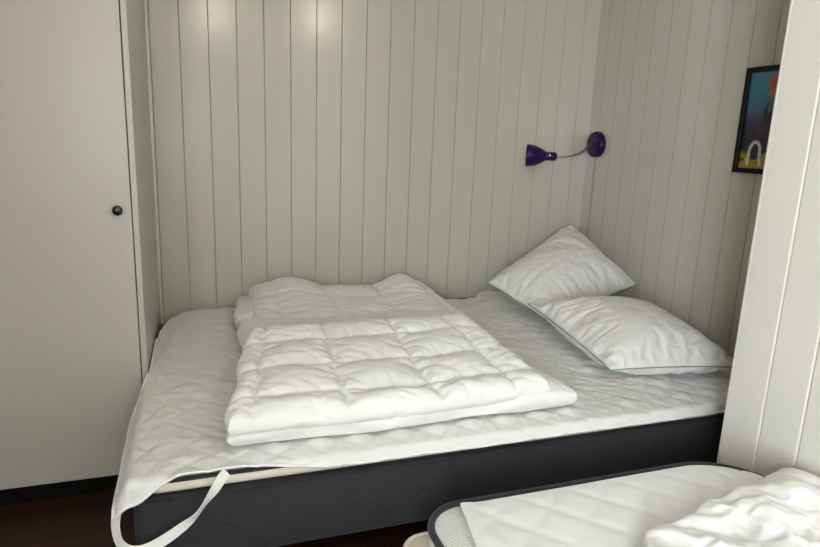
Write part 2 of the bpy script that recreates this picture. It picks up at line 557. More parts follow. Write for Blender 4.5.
# ------------------------------------------------------------------ large bed in the alcove
BX0, BX1, BY0, BY1, BT = -0.181, 1.96, 1.475, 2.955, 0.440      # BT: top of the topper
bed = empty('bed', (0.9, 2.2, 0))
tag(bed, 'wide bed with dark quilted box base in the panelled alcove under the lamp', 'bed')
def rrect(x0, x1, y0, y1, r, z, n=6, rb=None, rbc=(1, 1)):
    P = []
    r_all = r
    for sx, sy, a0 in ((1, 0, -PI / 2), (1, 1, 0), (0, 1, PI / 2), (0, 0, PI)):
        r = rb if (rb is not None and (sx, sy) == rbc) else r_all     # one corner may be rounder
        cx = x1 - r if sx else x0 + r
        cy = y1 - r if sy else y0 + r
        for k in range(n + 1):
            a = a0 + PI / 2 * k / n
            P.append((cx + r * math.cos(a), cy + r * math.sin(a), z))
    return P
def rbox(name, x0, x1, y0, y1, z0, z1, r, er, mat, parent=None, rb=None, rbc=(1, 1)):
    """box with rounded plan corners and softened rims"""
    prof = [(z0, er), (z0 + er * 0.3, er * 0.3), (z0 + er, 0), (z1 - er, 0), (z1 - er * 0.3, er * 0.3), (z1, er)]
    V, F = [], []
    rings = []
    for z, ins in prof:
        R_ = rrect(x0 + ins, x1 - ins, y0 + ins, y1 - ins, max(r - ins, 0.01), z, 8, None if rb is None else rb - ins, rbc)
        rings.append(list(range(len(V), len(V) + len(R_)))); V += R_
    n = len(rings[0])
    for i in range(len(rings) - 1):
        for k in range(n):
            F.append((rings[i][k], rings[i][(k + 1) % n], rings[i + 1][(k + 1) % n], rings[i + 1][k]))
    F.append(tuple(rings[0][::-1])); F.append(tuple(rings[-1]))
    o = link(name, mesh(name, V, F), mat, parent)
    shade_auto(o, 50)
    return o
base = rbox('box_base', BX0 + 0.001, BX1, BY0 - 0.005, BY1, 0.185, 0.385, 0.035, 0.012, M_base, bed)
def dense(P, step=0.03):
    P = np.array(P, float); out = []
    for i in range(len(P)):
        a, b = P[i], P[(i + 1) % len(P)]
        m = max(1, int(np.linalg.norm(b - a) / step))
        for k in range(m): out.append(a + (b - a) * k / m)
    return np.array(out)
def wobble(P, amp, f, seed):
    P = P.copy(); P[:, 2] += amp * fbm(P[:, 0] * f + 3.1, P[:, 1] * f, 2, seed); return P
tube('piping', wobble(dense(rrect(BX0 + 0.001, BX1 + 0.003, BY0 - 0.008, BY1, 0.035, 0.383)), 0.003, 4, 2), 0.0055, M_piping, bed, 8, True)
for (x, y) in ((BX0 + 0.12, BY0 + 0.12), (BX1 - 0.12, BY0 + 0.12), (BX0 + 0.12, BY1 - 0.12), (BX1 - 0.12, BY1 - 0.12)):
    V, F = lathe([(0, 0), (0, 0.022), (0.1, 0.026), (0.185, 0.03), (0.185, 0)], (x, y, 0), (0, 0, 1), 20)
    link('leg', mesh('leg', V, F), M_leg, bed)

# topper: a thin cream pad with a dark piping on its upper edge
topper = empty('mattress_topper', (0.9, 2.2, 0.4))
tag(topper, 'thin cream mattress topper on the dark box base, showing below the white protector', 'mattress topper')
rbox('pad', BX0 + 0.008, BX1 - 0.003, BY0 - 0.004, BY1 - 0.004, 0.3925, 0.428, 0.06, 0.012, M_cream, topper, 0.26, (0, 1))
tube('piping', wobble(dense(rrect(BX0 + 0.008, BX1 - 0.001, BY0 - 0.007, BY1 - 0.004, 0.06, 0.4295, 8, 0.26, (0, 1))), 0.001, 4, 5), 0.0055, M_piping, topper, 8, True)

# white quilted protector (one large sheet with stitched diamonds)
g = 0.0115                      # grid step; a diamond is 10 steps wide
A0, A1 = BX0 - 0.16, BX1 + 0.012
B0, B1 = BY0 - 0.045, BY1 + 0.02
na, nb = int((A1 - A0) / g) + 1, int((B1 - B0) / g) + 1
ia, ib = np.meshgrid(np.arange(na), np.arange(nb), indexing='ij')
a = A0 + ia * g; b = B0 + ib * g
# hem line of the front edge: short at the left where the cream pad shows, longer to the right
front_over = 0.006 + 0.031 * sstep(0.05, 0.36, a) + 0.003 * fbm(a * 3, a * 0 + 5.5, 2, 3) + 0.062 * sstep(-0.05, -0.22, a)
bb = np.where(b < BY0 + 0.06, BY0 + 0.06 - (BY0 + 0.06 - b) / (BY0 + 0.06 - B0) * (0.06 + front_over), b)
# back-left corner is rounded off and does not reach the wall
left_over = 0.078 - 0.073 * sstep(1.95, 2.17, b)
aa = np.where(a < BX0 + 0.06, BX0 + 0.06 - (BX0 + 0.06 - a) / (BX0 + 0.06 - A0) * (0.06 + left_over), a)
ox = np.maximum(0, (BX0 + 0.0) - aa); oy = np.maximum(0, (BY0 - 0.004) - bb)
d = np.sqrt(ox ** 2 + oy ** 2) + 1e-9
r = 0.016
th = np.minimum(d / r, PI / 2)
hor = r * np.sin(th) + np.maximum(0, d - r * PI / 2) * (0.05 + 0.30 * (ox > 0))
drop = r * (1 - np.cos(th)) + np.maximum(0, d - r * PI / 2) * (0.995 - 0.09 * (ox > 0))
px = np.where(ox > 0, BX0 - ox / d * hor, aa)
py = np.where(oy > 0, (BY0 - 0.004) - oy / d * hor, bb)
px = np.where((ox > 0) & (oy <= 0), BX0 - hor, px)
py = np.where((oy > 0) & (ox <= 0), BY0 - 0.004 - hor, py)
flat = (1 - sstep(0, 0.02, d))
inset = np.minimum(np.minimum(aa - BX0, bb - BY0), np.minimum(BX1 - aa, BY1 - bb))
wave = 0.006 * fbm(aa * 2.2, bb * 2.6, 2, 11) + 0.003
# long shallow creases by the pillows and at the foot end
wr1 = ridge(aa * 3.0 + bb * 2.0, bb * 11 + aa * 3.0 + 2 * perlin(aa * 2, bb * 2, 4), 21)
wr2 = ridge(aa * 5.0 - bb * 3, bb * 7 + aa * 4 + 2 * perlin(aa * 3, bb * 3, 5), 25)
wave = wave + 0.006 * np.clip(wr1, 0, 1) ** 2 * sstep(0.9, 1.2, aa) * sstep(1.55, 1.75, bb) + 0.004 * np.clip(wr2, 0, 1) ** 2 * sstep(0.25, 0.0, aa)
# one stronger fold running off behind the duvets near the pillows
fold = np.exp(-(((bb - 2.70) - 0.55 * (aa - 1.30)) / 0.035) ** 2) * sstep(1.05, 1.2, aa) * sstep(1.6, 1.45, aa)
wave = wave + 0.016 * fold
pz = BT + 0.001 + np.maximum(wave, 0.0) * sstep(-0.004, 0.06, inset) - drop
pz = np.maximum(pz, 0.02)
def seam_dist(ia, ib, K):
    q1 = np.abs(((ia + ib) % K + K // 2) % K - K // 2); q2 = np.abs(((ia - ib) % K + K // 2) % K - K // 2)
    return np.minimum(q1, q2)
sd = seam_dist(ia, ib, 10)
pz = pz + 0.0065 * (1 - np.exp(-sd / 1.3)) * flat
py = py - 0.0050 * (1 - np.exp(-sd / 1.6)) * (oy > 0)
# the far edge slips back in one place and bunches up beside it, baring the piping
back = sstep(BY1 - 0.25, BY1, py)
py = py - 0.065 * back * sstep(1.18, 1.25, px) * sstep(1.45, 1.40, px)
pz = pz + 0.022 * sstep(BY1 - 0.30, BY1 - 0.05, py) * np.exp(-((px - 1.53) / 0.08) ** 2)
# lateral ripples in the hanging part
px = px - 0.010 * (1 + perlin(bb * 6, drop * 4, 31)) * sstep(0.0, 0.12, drop) * (ox > 0)
# the corner by the wardrobe and the wall is rounded
px = np.where(py > 2.17, np.maximum(px, BX0 + 0.001), px)
rx_, ry_ = 0.16, 0.42
cxl, cyl = BX0 + 0.010 + rx_, BY1 + 0.012 - ry_
ddx, ddy = np.maximum(0, cxl - px) / rx_, np.maximum(0, py - cyl) / ry_
ddx = np.minimum(ddx / ddx[py > 2.3].max(), 1.0); ddy = np.minimum(ddy / np.median(ddy[:, -1]), 1.0)
mxd = np.maximum(ddx, ddy) + 1e-9; dd = np.sqrt(ddx ** 2 + ddy ** 2) + 1e-9
sc = np.where((ddx > 0) & (ddy > 0), mxd / dd, 1.0)
px = np.where((ddx > 0) & (ddy > 0), cxl - ddx * sc * rx_, px); py = np.where((ddx > 0) & (ddy > 0), cyl + ddy * sc * ry_, py)
V = np.stack([px, py, pz], -1).reshape(-1, 3)
ix = np.arange(na * nb).reshape(na, nb)
F = np.stack([ix[:-1, :-1].ravel(), ix[1:, :-1].ravel(), ix[1:, 1:].ravel(), ix[:-1, 1:].ravel()], 1)
prot = link('mattress_protector', fast_mesh('mattress_protector', V, F), M_protector)
tag(prot, 'white diamond-quilted mattress protector over the wide alcove bed, strap at its loose corner', 'mattress protector')
K = 10
pin = (((ia + ib) % K == 0) | ((ia - ib) % K == 0) | (ia < 2) | (ib < 2) | (ia > na - 3) | (ib > nb - 3))
add_cloth(prot, pin.ravel().astype(float), 0.0, -0.022, 0.05, 15, 0.12)
PROT = dict(px=px, py=py, pz=pz, na=na, nb=nb)

# ------------------------------------------------------------------ duvets
def edge_t(u, v, Lu, Lv, R):
    e = np.minimum(np.minimum(u, 1 - u) * Lu, np.minimum(v, 1 - v) * Lv)
    q = np.clip(e / R, 0, 1)
    return np.sqrt(np.maximum(0, 1 - (1 - q) ** 2))

def duvet_layer(name, quad, z0, z1, step, seams_u, seams_v, R, seed, wob=0.012, top_fn=None, seam_depth=0.21, bow=0.015, wamp=0.0070, tilt=0.0, lift=0.0):
    f = bilin(*quad)
    P = [np.array(p, float) for p in quad]
    Lu = (np.linalg.norm(P[1] - P[0]) + np.linalg.norm(P[2] - P[3])) / 2
    Lv = (np.linalg.norm(P[3] - P[0]) + np.linalg.norm(P[2] - P[1])) / 2
    nu, nv = int(Lu / step) + 1, int(Lv / step) + 1
    def mp(u, v):
        x, y = f(u, v)
        # round the corners and let the outline wander
        cu, cv = 2 * u - 1, 2 * v - 1
        k = 1 - 0.035 * (np.abs(cu) ** 4 * np.abs(cv) ** 4)
        cx, cy = f(0.5, 0.5)
        x = cx + (x - cx) * k; y = cy + (y - cy) * k
        x = x + wob * fbm(v * 3.3 + 1.3, u * 2.0, 2, seed) + 0 * x
        y = y + wob * fbm(u * 3.7 + 4.1, v * 2.0, 2, seed + 5)
        return x, y
    def seam_pull(u, v):
        s = 0
        for su in seams_u: s = np.maximum(s, np.exp(-np.abs((u - su) * Lu) / 0.011))
        for sv in seams_v: s = np.maximum(s, np.exp(-np.abs((v - sv) * Lv) / 0.011))
        return s
    def th(u, v):
        h = (z1 - z0) / 2
        return np.maximum(h * edge_t(u, v, Lu, Lv, R), 0)
    u, v = np.meshgrid(np.linspace(0, 1, nu), np.linspace(0, 1, nv), indexing='ij')
    V, F, it, ib_, u, v = shell(nu, nv, mp, lambda u, v: np.full_like(u, (z0 + z1) / 2), th)
    et = edge_t(u, v, Lu, Lv, R)
    # top surface only: seams, low swells
    dz = -(z1 - z0) * seam_depth * seam_pull(u, v) * et
    dz = dz + (z1 - z0) * 0.16 * fbm(u * Lu * 3.0 + seed, v * Lv * 3.0, 2, seed + 9) * et
    if top_fn is not None: dz = dz + top_fn(u, v) * et
    # creases: long ones along the folded edge, short gathers running off the seams
    xx, yy = u * Lu, v * Lv
    qx = xx + 0.03 * fbm(xx * 5, yy * 5, 2, seed + 21); qy = yy + 0.03 * fbm(xx * 4 + 3, yy * 6, 2, seed + 23)
    a1 = np.clip(0.35 + 1.3 * fbm(xx * 3, yy * 3, 2, seed + 33), 0, 1); a2 = np.clip(0.3 + 1.3 * fbm(xx * 3.5 + 5, yy * 3, 2, seed + 43), 0, 1)
    c1 = np.clip(ridge(qx * 3.2, qy * 21, seed + 31), 0, 1) ** 2.2 * a1
    c2 = np.clip(ridge(qx * 6 + qy * 5, qy * 17 - qx * 9, seed + 41), 0, 1) ** 2.2 * a2
    c3 = np.clip(ridge(qx * 4 - qy * 5, qy * 13 + qx * 8, seed + 47), 0, 1) ** 3
    gather = 0
    for su in seams_u: gather = gather + np.exp(-np.abs((u - su) * Lu) / 0.045) * ridge(qx * 5, qy * 26, seed + 51)
    for sv in seams_v: gather = gather + np.exp(-np.abs((v - sv) * Lv) / 0.045) * ridge(qx * 26, qy * 5, seed + 53)
    dz = dz + wamp * (c1 + 0.8 * c2 - 0.7 * c3 + 0.35 * gather) * et
    V[it.ravel(), 2] += dz.ravel() + (lift * v * et).ravel()
    mm = np.ones_like(it, bool); mm[0] = mm[-1] = False; mm[:, 0] = mm[:, -1] = False
    V[it.ravel(), 2] += (tilt * v).ravel(); V[ib_[mm], 2] += (tilt * v)[mm]
    me = fast_mesh(name, V, F)
    o = link(name, me, M_duvet)
    pins = np.ones(len(V)) * 1.0
    # free: the top skin away from seams
    free = np.ones((nu, nv))
    for su in seams_u:
        k = int(round(su * (nu - 1)))
        free[max(0, k):k + 1, :] = 0
    for sv in seams_v:
        k = int(round(sv * (nv - 1)))
        free[:, max(0, k):k + 1] = 0
    pins[it.ravel()] = 1 - free.ravel()
    # lower skin stays, except close to the rim
    eb = np.minimum(np.minimum(u, 1 - u) * Lu, np.minimum(v, 1 - v) * Lv)
    inner = eb > 0.03
    pb = np.where(inner, 1.0, 0.0)
    m = np.ones_like(it, bool); m[0] = m[-1] = False; m[:, 0] = m[:, -1] = False
    pins[ib_[m]] = np.maximum(pb[m], 0.0)
    return o, pins

def join_shells(name, objs, mat):
    bm = bmesh.new()
    for o in objs: bm.from_mesh(o.data)
    me = bpy.data.meshes.new(name); bm.to_mesh(me); bm.free()
    for o in objs:
        d = o.data
        bpy.data.objects.remove(o); bpy.data.meshes.remove(d)
    return link(name, me, mat)

ST = 0.0065
Z = BT + 0.0205
# front duvet: two folds on top of each other
fl, p1 = duvet_layer('fold_a', ((0.035, 1.505), (1.14, 1.510), (1.05, 2.05), (0.15, 2.12)), Z, Z + 0.042, ST, [], [0.5], 0.021, 3, 0.02, lift=0.035)
V = None
fu, p2 = duvet_layer('fold_b', ((0.035, 1.488), (1.035, 1.522), (0.985, 2.11), (0.145, 2.15)), Z + 0.030, Z + 0.106, ST,
                     [0.075, 0.33, 0.60, 0.86], [0.16, 0.45, 0.76], 0.055, 8, 0.02,
                     lambda u, v: 0.012 * sstep(0.5, 0.95, v) * (0.2 + u), tilt=0.048)
for o_, p_ in ((fl, p1), (fu, p2)):
    add_cloth(o_, p_, 0.15, -0.012, 0.03, 15, 0.12)
# back duvet
bl, p3 = duvet_layer('fold_c', ((0.115, 2.19), (1.10, 2.16), (1.13, 2.90), (0.14, 2.93)), Z, Z + 0.048, ST, [], [0.5], 0.03, 13, 0.02)
bu, p4 = duvet_layer('fold_d', ((0.205, 2.20), (1.12, 2.19), (1.10, 2.90), (0.20, 2.945)), Z + 0.034, Z + 0.074, ST,
                     [0.13, 0.40, 0.68, 0.93], [0.30, 0.70], 0.05, 17, 0.025,
                     lambda u, v: 0.015 * sstep(0.3, 0.9, v) + 0.052 * np.exp(-((u - 0.2) / 0.17) ** 2) * sstep(0.3, 0.9, v) + 0.055 * np.exp(-((u - 0.84) / 0.10) ** 2) * sstep(0.3, 0.9, v), wamp=0.005)
for o_, p_ in ((bl, p3), (bu, p4)):
    add_cloth(o_, p_, 0.15, -0.012, 0.03, 15, 0.12)

# ------------------------------------------------------------------ pillows
def make_pillow(name, c, T, seed, sag=0.0, nrm=None, wr_amp=0.006, ex=0.45, draw=0.045):
    """c: four corners in order; inflated two-sided sheet in the plane of the corners"""
    P = [np.array(p, float) for p in c]
    f = bilin(*P)
    Lu = np.linalg.norm(P[1] - P[0]); Lv = np.linalg.norm(P[3] - P[0])
    step = 0.0085
    nu, nv = int(Lu / step) + 1, int(Lv / step) + 1
    n = np.cross(P[2] - P[0], P[3] - P[1]); n /= np.linalg.norm(n)
    if nrm is not None and n @ np.array(nrm) < 0: n = -n
    u, v = np.meshgrid(np.linspace(0, 1, nu), np.linspace(0, 1, nv), indexing='ij')
    X = np.stack(f(u, v), -1)
    C = np.array(f(0.5, 0.5))
    cu, cv = 2 * u - 1, 2 * v - 1
    # sides draw in, corners stay out like ears
    eu = (P[1] - P[0] + P[2] - P[3]) / 2; ev = (P[3] - P[0] + P[2] - P[1]) / 2
    X = X - (draw * (1 - cv ** 2) * cu ** 3)[..., None] * eu / 1.0 * 0.5
    X = X - (draw * (1 - cu ** 2) * cv ** 3)[..., None] * ev / 1.0 * 0.5
    prof = (np.maximum(0, 1 - np.abs(cu) ** 2.6) ** ex) * (np.maximum(0, 1 - np.abs(cv) ** 2.6) ** ex)
    xx, yy = u * Lu, v * Lv
    qx = xx + 0.03 * fbm(xx * 5, yy * 5, 2, seed + 21); qy = yy + 0.03 * fbm(xx * 4 + 3, yy * 6, 2, seed + 23)
    wr = wr_amp * (ridge(u * 3 + 0.8 * v, v * 9 + u * 2, seed) + 0.6 * ridge(u * 8 + v, v * 3 - u * 2, seed + 3)) * prof
    wr = wr + wr_amp * 0.9 * np.clip(ridge(qx * 7 + qy * 6, qy * 13 - qx * 4, seed + 5), 0, 1) ** 2.2 * np.clip(0.4 + 1.3 * fbm(xx * 4, yy * 4, 2, seed + 9), 0, 1) * prof
    eu_, ev_ = np.minimum(u, 1 - u) * Lu, np.minimum(v, 1 - v) * Lv
    wr = wr + wr_amp * 0.5 * prof * (np.exp(-eu_ / 0.06) * ridge(qx * 5, qy * 24, seed + 11) + np.exp(-ev_ / 0.06) * ridge(qx * 24, qy * 5, seed + 13))
    top = X + n * (T * prof + wr)[..., None]
    bot = X - n * ((T * (1 - sag)) * prof)[..., None]
    rim = np.zeros((nu, nv), bool); rim[0] = rim[-1] = True; rim[:, 0] = rim[:, -1] = True
    it = np.arange(nu * nv).reshape(nu, nv); ibx = it.copy(); inner = ~rim
    ibx[inner] = nu * nv + np.arange(inner.sum())
    V = np.concatenate([top.reshape(-1, 3), bot[inner]])
    def q(ix, fl):
        a = np.stack([ix[:-1, :-1].ravel(), ix[1:, :-1].ravel(), ix[1:, 1:].ravel(), ix[:-1, 1:].ravel()], 1)
        return a[:, ::-1] if fl else a
    uv_n = np.cross(P[1] - P[0], P[3] - P[0])
    flip = (uv_n @ n) < 0
    F = np.concatenate([q(it, flip), q(ibx, not flip)])
    root = empty(name, tuple(C))
    o = link('cover', fast_mesh('cover', V, F), M_pillow, root)
    pins = np.zeros(len(V))
    pins[it[rim]] = 1.0
    pb = (np.abs(cu) < 0.75) & (np.abs(cv) < 0.75)
    pins[ibx[inner & pb]] = 1.0
    add_cloth(o, pins, 0.8, -0.05, 0.04, 15, 0.12)
    ring = np.concatenate([it[:, 0], it[-1, 1:], it[-2::-1, -1], it[0, -2:0:-1]])
    return root, o, ring

pil1, cov1, ring1 = make_pillow('pillow', ((1.345, 1.668, 0.510), (1.858, 1.585, 0.507), (1.925, 2.14, 0.552), (1.378, 2.312, 0.576)), 0.066, 41, -0.02, (0, 0, 1))
tag(pil1, 'white pillow with thin green piping lying flat at the front of the bed head', 'pillow', 'pillows')
pil2, cov2, ring2 = make_pillow('pillow', ((1.37, 2.71, 0.58), (1.495, 2.325, 0.485), (2.072, 2.447, 0.60), (1.957, 2.90, 0.847)), 0.075, 53, 0.3, (-0.3, -0.8, 0.6), 0.007, 0.5, 0.015)
tag(pil2, 'white pillow leaning upright on its corner in the wall corner below the lamp', 'pillow', 'pillows')

# ------------------------------------------------------------------ small bed at the partition
CX0, CX1, CY0, CY1, CT = 0.455, 1.414, -0.82, 1.186, 0.438
sb = empty('bed', (0.95, 0.2, 0))
tag(sb, 'narrow bed with cream upholstered base in the foreground beside the partition wall', 'bed')
rbox('box_base', CX0 - 0.032, CX1, CY0, CY1 + 0.02, 0.09, 0.352, 0.06, 0.012, M_creambase, sb)
tube('piping', dense(rrect(CX0 - 0.034, CX1, CY0, CY1 + 0.022, 0.06, 0.345)), 0.006, M_creambase, sb, 8, True)
for (x, y) in ((CX0 + 0.1, CY0 + 0.1), (CX1 - 0.1, CY0 + 0.1), (CX0 + 0.1, CY1 - 0.1), (CX1 - 0.1, CY1 - 0.1)):
    V, F = lathe([(0, 0), (0, 0.022), (0.09, 0.026), (0.09, 0)], (x, y, 0), (0, 0, 1), 20)
    link('leg', mesh('leg', V, F), M_leg, sb)
mt = empty('mattress', (0.95, 0.2, 0.353))
tag(mt, 'white ribbed mattress with charcoal piping on the narrow foreground bed', 'mattress')
def mat_ribbed():
    m = mat_fabric('white_ribbed_mattress_cover', (0.72, 0.72, 0.71), (0.76, 0.76, 0.75))
    N, L = m.node_tree.nodes, m.node_tree.links
    p = N['Principled BSDF']
    tc = N.new('ShaderNodeTexCoord'); mp = N.new('ShaderNodeMapping'); mp.inputs['Rotation'].default_value = (0, 0, math.radians(-25))
    w = N.new('ShaderNodeTexWave'); w.inputs['Scale'].default_value = 38; w.inputs['Distortion'].default_value = 1.2; w.inputs['Detail Scale'].default_value = 0.6
    L.new(tc.outputs['Object'], mp.inputs['Vector']); L.new(mp.outputs['Vector'], w.inputs['Vector'])
    b = N.new('ShaderNodeBump'); b.inputs['Strength'].default_value = 0.6; b.inputs['Distance'].default_value = 0.003
    L.new(w.outputs['Fac'], b.inputs['Height']); L.new(b.outputs['Normal'], p.inputs['Normal'])
    return m
rbox('body', CX0 + 0.004, CX1 - 0.003, CY0 + 0.02, CY1 - 0.003, 0.3535, CT - 0.006, 0.10, 0.014, mat_ribbed(), mt, 0.19)
tube('piping', wobble(dense(rrect(CX0 + 0.006, CX1 - 0.004, CY0 + 0.02, CY1 - 0.002, 0.10, CT - 0.008, 10, 0.19)), 0.002, 5, 8), 0.0085, M_piping, mt, 10, True)

# quilted protector on it
g = 0.0115
A0, A1, B0, B1 = 0.56, CX1 - 0.014, CY0 + 0.03, CY1 - 0.020
na, nb = int((A1 - A0) / g) + 1, int((B1 - B0) / g) + 1
ia, ib = np.meshgrid(np.arange(na), np.arange(nb), indexing='ij')
a = A0 + ia * g; b = B1 - ib * g
a2 = a - (1 - ia / (na - 1)) * 0.18 * np.clip(1.19 - b, 0, 0.4) ** 1.0 + 0.004 * perlin(b * 6, a * 2, 3)
# the far right corner follows the rounded mattress corner
cr = 0.185
cxr, cyr = CX1 - 0.012 - cr, B1 - cr
ddx, ddy = np.maximum(0, a2 - cxr), np.maximum(0, b - cyr)
mxd = np.maximum(ddx, ddy) + 1e-9; dd = np.sqrt(ddx ** 2 + ddy ** 2) + 1e-9
sc = np.where((ddx > 0) & (ddy > 0), mxd / dd, 1.0)
x2 = np.where(ddx > 0, cxr + ddx * sc, a2); y2 = np.where(ddy > 0, cyr + ddy * sc, b)
zz = CT + 0.001 + 0.003 * np.maximum(0, fbm(x2 * 3, y2 * 3, 2, 51) + 0.3) + 0.0045 * (1 - np.exp(-seam_dist(ia, ib, 12) / 1.1)) * sstep(0, 3, np.minimum(ia, ib)) + 0.006 * sstep(0.05, 0.0, x2 - 0.56)
V = np.stack([x2, y2, zz], -1).reshape(-1, 3)
ix = np.arange(na * nb).reshape(na, nb)
F = np.stack([ix[:-1, :-1].ravel(), ix[:-1, 1:].ravel(), ix[1:, 1:].ravel(), ix[1:, :-1].ravel()], 1)
prot2 = link('mattress_protector', fast_mesh('mattress_protector', V, F), M_protector2)
tag(prot2, 'white quilted mattress protector folded back on the narrow foreground bed', 'mattress protector')
K = 12
sd = seam_dist(ia, ib, K)
pin = (((ia + ib) % K == 0) | ((ia - ib) % K == 0) | (ia < 2) | (ib < 1) | (ia > na - 2) | (ib > nb - 2))

# crumpled duvet on the foreground bed
def crumple():
    st = 0.0085
    Lu, Lv = 0.62, 1.5
    nu, nv = int(Lu / st), int(Lv / st)
    ex = [0.78, 0.86, 0.93, 1.0, 1.05, 1.11, 1.17, 1.235, 1.30, 1.36, 1.406]
    ey = [0.83, 0.895, 0.905, 0.925, 0.955, 0.952, 0.962, 0.985, 0.998, 0.995, 0.975]
    def mp(u, v):
        x = 0.78 + 0.626 * u
        x = x - (1 - u) * (1 - v) * 0.10 + (1 - u) ** 2 * 0.05 * fbm(v * 7, v * 0 + 7.7, 2, 63)
        e = np.interp(x, ex, ey)
        y = -0.55 + v * (e + 0.55) + 0.012 * v ** 6 * fbm(u * 9, u * 0 + 1.5, 2, 61)
        return x, y
    def th(u, v):
        return 0.022 * edge_t(u, v, Lu, Lv, 0.03)
    V, F, it, ibx, u, v = shell(nu, nv, mp, lambda u, v: np.full_like(u, CT + 0.012 + 0.0225), th)
    et = edge_t(u, v, Lu, Lv, 0.16)
    X, Y = V[it][..., 0], V[it][..., 1]
    wx = X + 0.05 * fbm(X * 4, Y * 4, 2, 71); wy = Y + 0.05 * fbm(X * 4 + 9, Y * 4, 2, 73)
    dz = 0.022 * np.clip(ridge(wx * 4.0 + wy * 3, wy * 4.5 - wx * 2.5, 75), -0.5, 1) + 0.012 * ridge(wx * 9 - wy * 4, wy * 9 + wx * 3, 77)
    dz = dz + 0.006 * np.clip(ridge(wx * 20 - wy * 8, wy * 17 + wx * 9, 79), 0, 1) ** 2 + 0.012 * sstep(0.3, 0.9, u)
    V[it.ravel(), 2] += (dz * et).ravel()
    o = link('duvet', fast_mesh('duvet', V, F), M_duvet)
    pins = np.ones(len(V))
    rs = np.random.RandomState(5)
    free = np.ones(it.shape)
    for k in range(70):
        i, j = rs.randint(2, it.shape[0] - 2), rs.randint(2, it.shape[1] - 2)
        free[i - 1:i + 1, j - 1:j + 1] = 0
    pins[it.ravel()] = 1 - free.ravel()
    add_cloth(o, pins, 0.4, -0.06, 0.03, 15, 0.12)
    return o
duv3 = crumple()
tag(duv3, 'crumpled white duvet on the narrow foreground bed at the lower right', 'duvet', 'duvets')

# ------------------------------------------------------------------ let the cloth settle
g0 = tuple(S.gravity)
S.gravity = (0, 0, 0.8)
S.use_gravity = True
run_cloth(14)
S.gravity = g0

front_duvet = join_shells('duvet', [fl, fu], M_duvet)
tag(front_duvet, 'thick white quilted duvet folded flat at the front of the alcove bed', 'duvet', 'duvets')
back_duvet = join_shells('duvet', [bl, bu], M_duvet)
tag(back_duvet, 'folded white duvet behind the front one, against the panelled back wall', 'duvet', 'duvets')

def refine(o, lv=1):
    md = o.modifiers.new('subdivision', 'SUBSURF'); md.levels = lv; md.render_levels = lv
for o in (front_duvet, back_duvet, cov1, cov2, duv3, prot, prot2): refine(o)

def co_of(o):
    n = len(o.data.vertices); c = np.empty(n * 3); o.data.vertices.foreach_get('co', c); return c.reshape(-1, 3)
for root, cov, ring in ((pil1, cov1, ring1), (pil2, cov2, ring2)):
    c = co_of(cov)
    t = tube('piping', c[ring], 0.0021, M_green, root, 6, True); tag(t, 'thin green piping')

# hem binding of the protector and its elastic corner strap
c = co_of(prot).reshape(PROT['na'], PROT['nb'], 3)
tube('hem', np.concatenate([c[:, 0][::-1], c[0, 1:]])[::1] , 0.0038, M_hem, prot, 8, False)
def ribbon(name, P, Nn, width, thick, mat, parent=None):
    P = np.array(P, float); Nn = np.array(Nn, float)
    V, F = [], []
    m = len(P)
    for i in range(m):
        t = P[min(i + 1, m - 1)] - P[max(i - 1, 0)]; t /= np.linalg.norm(t)
        w_ = np.cross(t, Nn[i]); w_ /= np.linalg.norm(w_)
        nn = np.cross(w_, t)
        for s, q in ((-1, -1), (1, -1), (1, 1), (-1, 1)):
            V.append(P[i] + w_ * width / 2 * s + nn * thick / 2 * q)
    for i in range(m - 1):
        for k in range(4):
            F.append((4 * i + k, 4 * i + (k + 1) % 4, 4 * i + 4 + (k + 1) % 4, 4 * i + 4 + k))
    F.append((3, 2, 1, 0)); F.append((4 * m - 4, 4 * m - 3, 4 * m - 2, 4 * m - 1))
    o = link(name, mesh(name, V, F), mat, parent)
    shade_auto(o, 60)
    return o
sp = [(0.046, 1.4575, 0.438), (0.034, 1.455, 0.428), (0.016, 1.449, 0.402), (-0.010, 1.444, 0.368), (-0.036, 1.440, 0.338), (-0.072, 1.437, 0.312), (-0.115, 1.435, 0.287), (-0.155, 1.435, 0.272), (-0.188, 1.437, 0.276), (-0.208, 1.442, 0.300), (-0.215, 1.449, 0.333), (-0.213, 1.456, 0.362), (-0.206, 1.464, 0.385)]
sn = [(0, -1, 0.2), (0.1, -1, 0.2), (0.5, -0.9, 0.3), (1.0, -0.5, 0.2), (0.9, -0.6, 0.1), (0.3, -1, 0.2), (0, -1, 0.5), (0.0, -0.9, 0.6), (-0.2, -1, 0.4), (-0.5, -0.8, 0.1), (-0.6, -0.8, 0), (-0.6, -0.8, 0), (-0.5, -0.8, 0)]
strap = ribbon('elastic_strap', catmull(sp, 6), catmull(sn, 6), 0.026, 0.0016, M_hem, prot)
tag(strap, 'white elastic corner strap')

